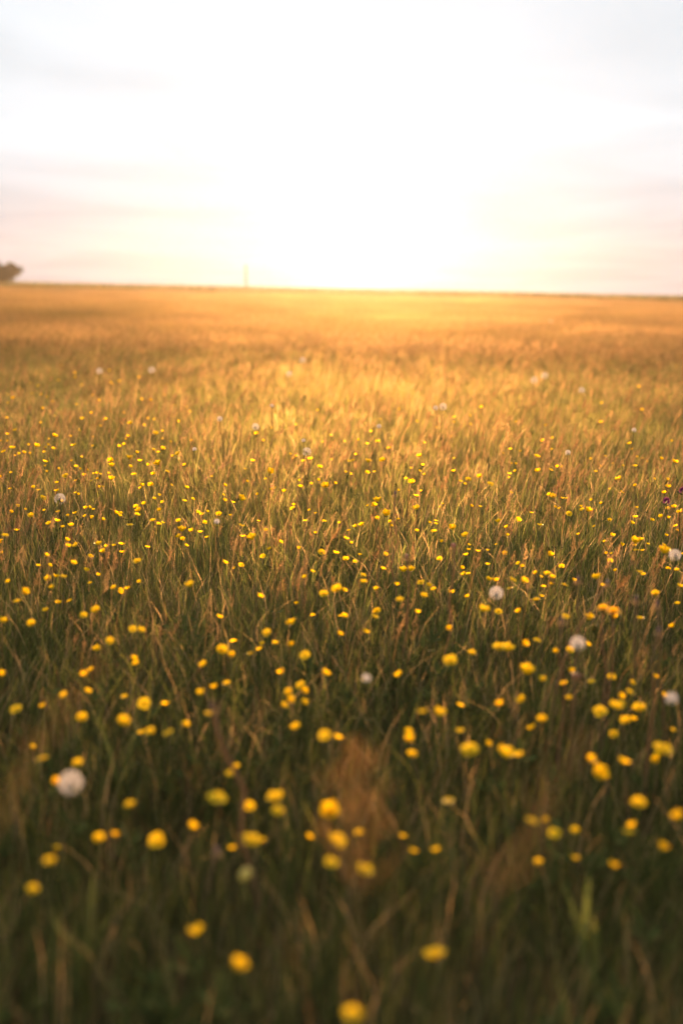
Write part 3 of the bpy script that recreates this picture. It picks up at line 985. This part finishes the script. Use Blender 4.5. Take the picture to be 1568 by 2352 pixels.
N_IND, N_FULL = 300, 150
LOOK = ('cupped', 'half-open', 'open', 'wide-open')
rg = random.Random(31)
wh = where([(q[0], q[1]) for q in FLOW[:N_IND]])
rest = MB()
for i, (px, py, w) in enumerate(FLOW):
    s0 = rg.uniform(.92, 1.18)
    h = (rg.uniform(.23, .32) if w > 24 else rg.uniform(.18, .28)) if py < 1990 else rg.uniform(.20, .26)
    p = on_height(px, py, h)
    d = (p - CAM).dot(FWD)
    true = max(.013, min(.031, w / FPX * d * (.80 if py < 1400 else ((.85 if py < 2000 else .74) if w > 30 else .78))))
    if (w > 22 and rg.random() < .6) or rg.random() < .22:
        oi_ = rg.choice((2, 2, 3, 1))
    else:
        oi_ = rg.choice((0, 0, 1, 1, 2))
    diam = (.0175, .0225, .0255, .0280)[oi_]
    s = max(.62, min(1.4, true / diam))
    if i >= N_IND:
        s *= .78
    if i < N_IND:
        o_, side, nm = wh[i]
        label = f'{LOOK[oi_]} yellow buttercup, {o_} {"one " if o_ != "closest" else ""}{side} {nm}'
        grp = 'yellow buttercups in the meadow'
    if i < N_FULL:
        g_ = gz(p.x, p.y)
        root = thing('buttercup', label, 'buttercup', (p.x, p.y, g_), rg.uniform(-.8, .8), grp)
        hh = p.z - g_
        obj('stem', STEMV[i % 4], root, Matrix.Diagonal((1, 1, hh, 1)))
        T = Matrix.Translation((0, 0, hh)) @ Euler((rg.uniform(-.15, .75), rg.uniform(-.4, .4), 0)).to_matrix().to_4x4() @ Matrix.Diagonal((s, s, s * (1.3 if oi_ < 2 else 1.1), 1))
        for k in range(5):
            obj('petal', PETALS[oi_], root, T @ Matrix.Rotation(k * 1.2566 + rg.uniform(-.1, .1), 4, 'Z') @ Matrix.Rotation(rg.uniform(-.14, .14), 4, 'Y'))
        obj('flower_centre', CENTRE, root, T)
        obj('sepals', SEPALS, root, T)
    else:
        hs = .33 * (.50 + .26 * s) * rg.uniform(.85, 1.1)
        p = on_height(px, py, hs)
        M = Matrix.Translation((p.x, p.y, p.z - .165 * s - hs / 2)) @ Matrix.Rotation(rg.uniform(0, 6.28), 4, 'Z') @ Matrix.Diagonal((s, s, (s + hs / .33) / 2, 1))
        if i < N_IND:
            o = obj('buttercup', SMALL[oi_ * 3 + i % 3], None, M)
            tag(o, label, 'buttercup', grp)
        else:
            rest.append_mesh(SMALLMB[oi_ * 3 + i % 3], M)
# more of the same, too small or too far to tell apart
for i in range(420):
    if i < 170:
        px, py = (rg.uniform(-30, 560) if rg.random() < .6 else rg.uniform(560, 1600)), 800 + 480 * rg.random() ** .8
        if px > 500 and px < 1250 and py < 930 and rg.random() < .7: continue
    else:
        px, py = rg.uniform(-40, 1610), rg.uniform(1150, 2000)
    s = rg.uniform(.5, .8)
    hs = .25 * s / .75
    p = on_height(px, py, hs)
    M = Matrix.Translation((p.x, p.y, p.z - hs)) @ Matrix.Rotation(rg.uniform(0, 6.28), 4, 'Z') @ Matrix.Diagonal((s, s, hs / .33, 1))
    if i < 170 or rg.random() < .35:
        rest.append_mesh(SMALLMB[rg.choice((0, 1, 3, 4, 6))], M)
o = obj('distant_buttercups', smooth(rest.mesh('distant_buttercups', M_PLANT)))
o['kind'] = 'stuff'

# an orange dandelion in bloom beside the buttercups at right
def dandelion(px, py, label, size=1.0, h=.36, ln=(.01, 0)):
    root, hh, p = place_on_stem(px, py, h, 'dandelion', label, 'dandelion', 'orange-yellow dandelions at right', ln)
    obj('stem', stem_mesh(RNG, hh, .0022, .0018, (.22, .14, .08), ln), root)
    mb = MB()
    for ring in range(4):
        nn = 22 - ring * 4
        for k in range(nn):
            an = k * 6.283 / nn + ring * .3
            el = .15 + ring * .38
            d = Vector((math.cos(an) * math.cos(el), math.sin(an) * math.cos(el), math.sin(el)))
            s_ = Vector((-math.sin(an), math.cos(an), 0)) * .0013
            ln_ = (.015 - .002 * ring) * size
            b0 = d * .002
            mb.quad_strip([b0 - s_ * .6, d * ln_ - s_], [b0 + s_ * .6, d * ln_ + s_], vary((.85, .48, .010), RNG, .12), d * ln_ * 1.06)
    M = Matrix.Translation((ln[0], ln[1], hh))
    obj('ray_florets', mb.mesh('ray_florets', M_PLANT), root, M)
    mb = MB()
    mb.lathe([(.0018, -.011), (.0045, -.006), (.005, -.001), (.003, .002)], DGREEN, 9)
    obj('bracts', smooth(mb.mesh('bracts', M_PLANT)), root, M)
dandelion(1407, 1408, 'larger orange-yellow dandelion on a stout stalk above the pinkish clock', 1.15)
dandelion(1384, 1400, 'smaller orange-yellow dandelion touching the left side of the larger one', .9, .37, (-.01, 0))

# ------------------------------------------------------------------ seed grasses that stand out
k3 = 1250 / 1568.0 * PW / 2500
tips = []
for x_, y_ in ((500, 172), (955, 82), (1040, 42), (878, 105), (1105, 105), (986, 290), (940, 320), (800, 325), (245, 160), (65, 155), (1222, 185), (1300, 380), (1520, 215), (1130, 230), (1460, 200), (580, 350), (270, 290), (550, 255), (875, 395), (990, 420)):
    tips.append((x_ * k3, (1250 * PW / 2500) + y_ * k3))
for x_, y_ in ((148, 75), (255, 115), (345, 190), (440, 160), (545, 185), (715, 205), (940, 225), (800, 165), (1155, 97), (1425, 305), (1485, 140), (1535, 200), (1280, 155), (118, 345), (548, 385), (835, 412), (945, 460), (1015, 435), (655, 410), (1120, 270), (1330, 235), (1220, 525), (1080, 575), (1010, 620)):
    tips.append((1250 * PW / 2500 + x_ * k3, 1250 * PW / 2500 + y_ * k3))
tw = where(tips)
for (px, py), (o_, side, nm) in zip(tips, tw):
    c = RNG.choice((STRAW, STRAW, TAN, RUST))
    cn = {STRAW: 'straw-coloured', TAN: 'tan', RUST: 'reddish'}[c]
    seed_grass(px, py, RNG.uniform(.36, .48), f'{cn} seed grass, {o_} {"one " if o_ != "closest" else ""}{side} {nm}', RNG.gauss(.05, .4), RNG.uniform(.12, .34), RNG.uniform(.045, .075), tuple(q * 1.3 for q in c), RNG.uniform(.010, .020), None, .95)
seed_grass(528, 1062, .38, 'pale drooping seed grass bending right over the meadow left of centre', 0, .55, .08, (.42, .25, .15), .02)
seed_grass(345, 1385, .5, 'tall feathery tan grass head very close to the camera at left', .25, .30, .17, (.34, .20, .08), .028, .70, .6, nbr=7)
seed_grass(1330, 1720, .5, 'soft tan grass head very close to the camera at lower right', .2, .22, .12, (.34, .20, .10), .025, .75, .6, nbr=7)

def flare_plant(px, py, dist, label, hl):  # added plant shape standing in for a lens flare ghost
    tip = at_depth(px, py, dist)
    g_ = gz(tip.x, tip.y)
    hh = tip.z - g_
    root = thing('flare_plant', label, 'flare_plant', (tip.x, tip.y, g_), 0)
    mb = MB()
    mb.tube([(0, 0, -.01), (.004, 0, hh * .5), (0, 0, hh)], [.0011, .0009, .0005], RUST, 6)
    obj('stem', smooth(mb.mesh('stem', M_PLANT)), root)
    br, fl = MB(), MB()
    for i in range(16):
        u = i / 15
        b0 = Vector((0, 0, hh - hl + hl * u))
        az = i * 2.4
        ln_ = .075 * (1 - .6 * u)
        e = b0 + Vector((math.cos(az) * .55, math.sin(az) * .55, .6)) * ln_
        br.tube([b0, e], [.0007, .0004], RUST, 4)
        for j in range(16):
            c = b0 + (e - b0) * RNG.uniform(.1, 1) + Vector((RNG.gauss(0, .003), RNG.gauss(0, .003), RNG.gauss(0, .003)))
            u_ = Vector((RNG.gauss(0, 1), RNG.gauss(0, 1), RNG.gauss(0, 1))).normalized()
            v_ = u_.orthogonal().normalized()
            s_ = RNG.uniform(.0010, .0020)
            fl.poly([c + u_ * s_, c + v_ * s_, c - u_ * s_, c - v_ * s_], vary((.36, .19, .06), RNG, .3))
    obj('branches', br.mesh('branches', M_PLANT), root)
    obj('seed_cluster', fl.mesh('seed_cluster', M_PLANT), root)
flare_plant(820, 1740, 0.85, 'reddish orange plant with airy seed clusters, added as lens flare, in the lower centre foreground', .12)

def bud(px, py, h, label):
    root, hh, p = place_on_stem(px, py, h, 'flower_bud', label, 'flower bud', None)
    obj('stem', stem_mesh(RNG, hh, .0016, .0012, YGREEN), root)
    mb = MB()
    mb.lathe([(.0016, -.008), (.006, -.003), (.0075, .003), (.005, .010), (.001, .013)], (.42, .40, .14), 9)
    obj('bud_head', smooth(mb.mesh('bud_head', M_PLANT)), root, Matrix.Translation((0, 0, hh)) @ Matrix.Rotation(.7, 4, 'Y'))
bud(560, 2012, .26, 'pale yellow-green bud low in the foreground left of the centre')

def foreground_leaf(px, py, h, label, az, ln_, w):
    p = on_height(px, py, h)
    g_ = gz(p.x, p.y)
    root = thing('broad_leaf', label, 'leaf plant', (p.x, p.y, g_), 0)
    for k in range(3):
        mb = MB()
        blade(mb, RNG, .01 * k, 0, h * 1.1 * (1 - .12 * k), w, vary(YGREEN, RNG, .1), az + k * 1.3, 6)
        obj('leaf', mb.mesh('leaf', M_PLANT), root)
foreground_leaf(170, 1985, .22, 'yellow-green broad grass blades below the large white clock at lower left', .3, .2, .011)
foreground_leaf(1350, 1960, .24, 'upright green broad blades in the dark grass at lower right', 1.2, .2, .011)
foreground_leaf(1440, 2150, .22, 'lowest green broad blades near the bottom right corner', 2.2, .2, .012)
foreground_leaf(262, 1640, .22, 'pale bluish green broad blade beside buttercups at left', .9, .2, .010)
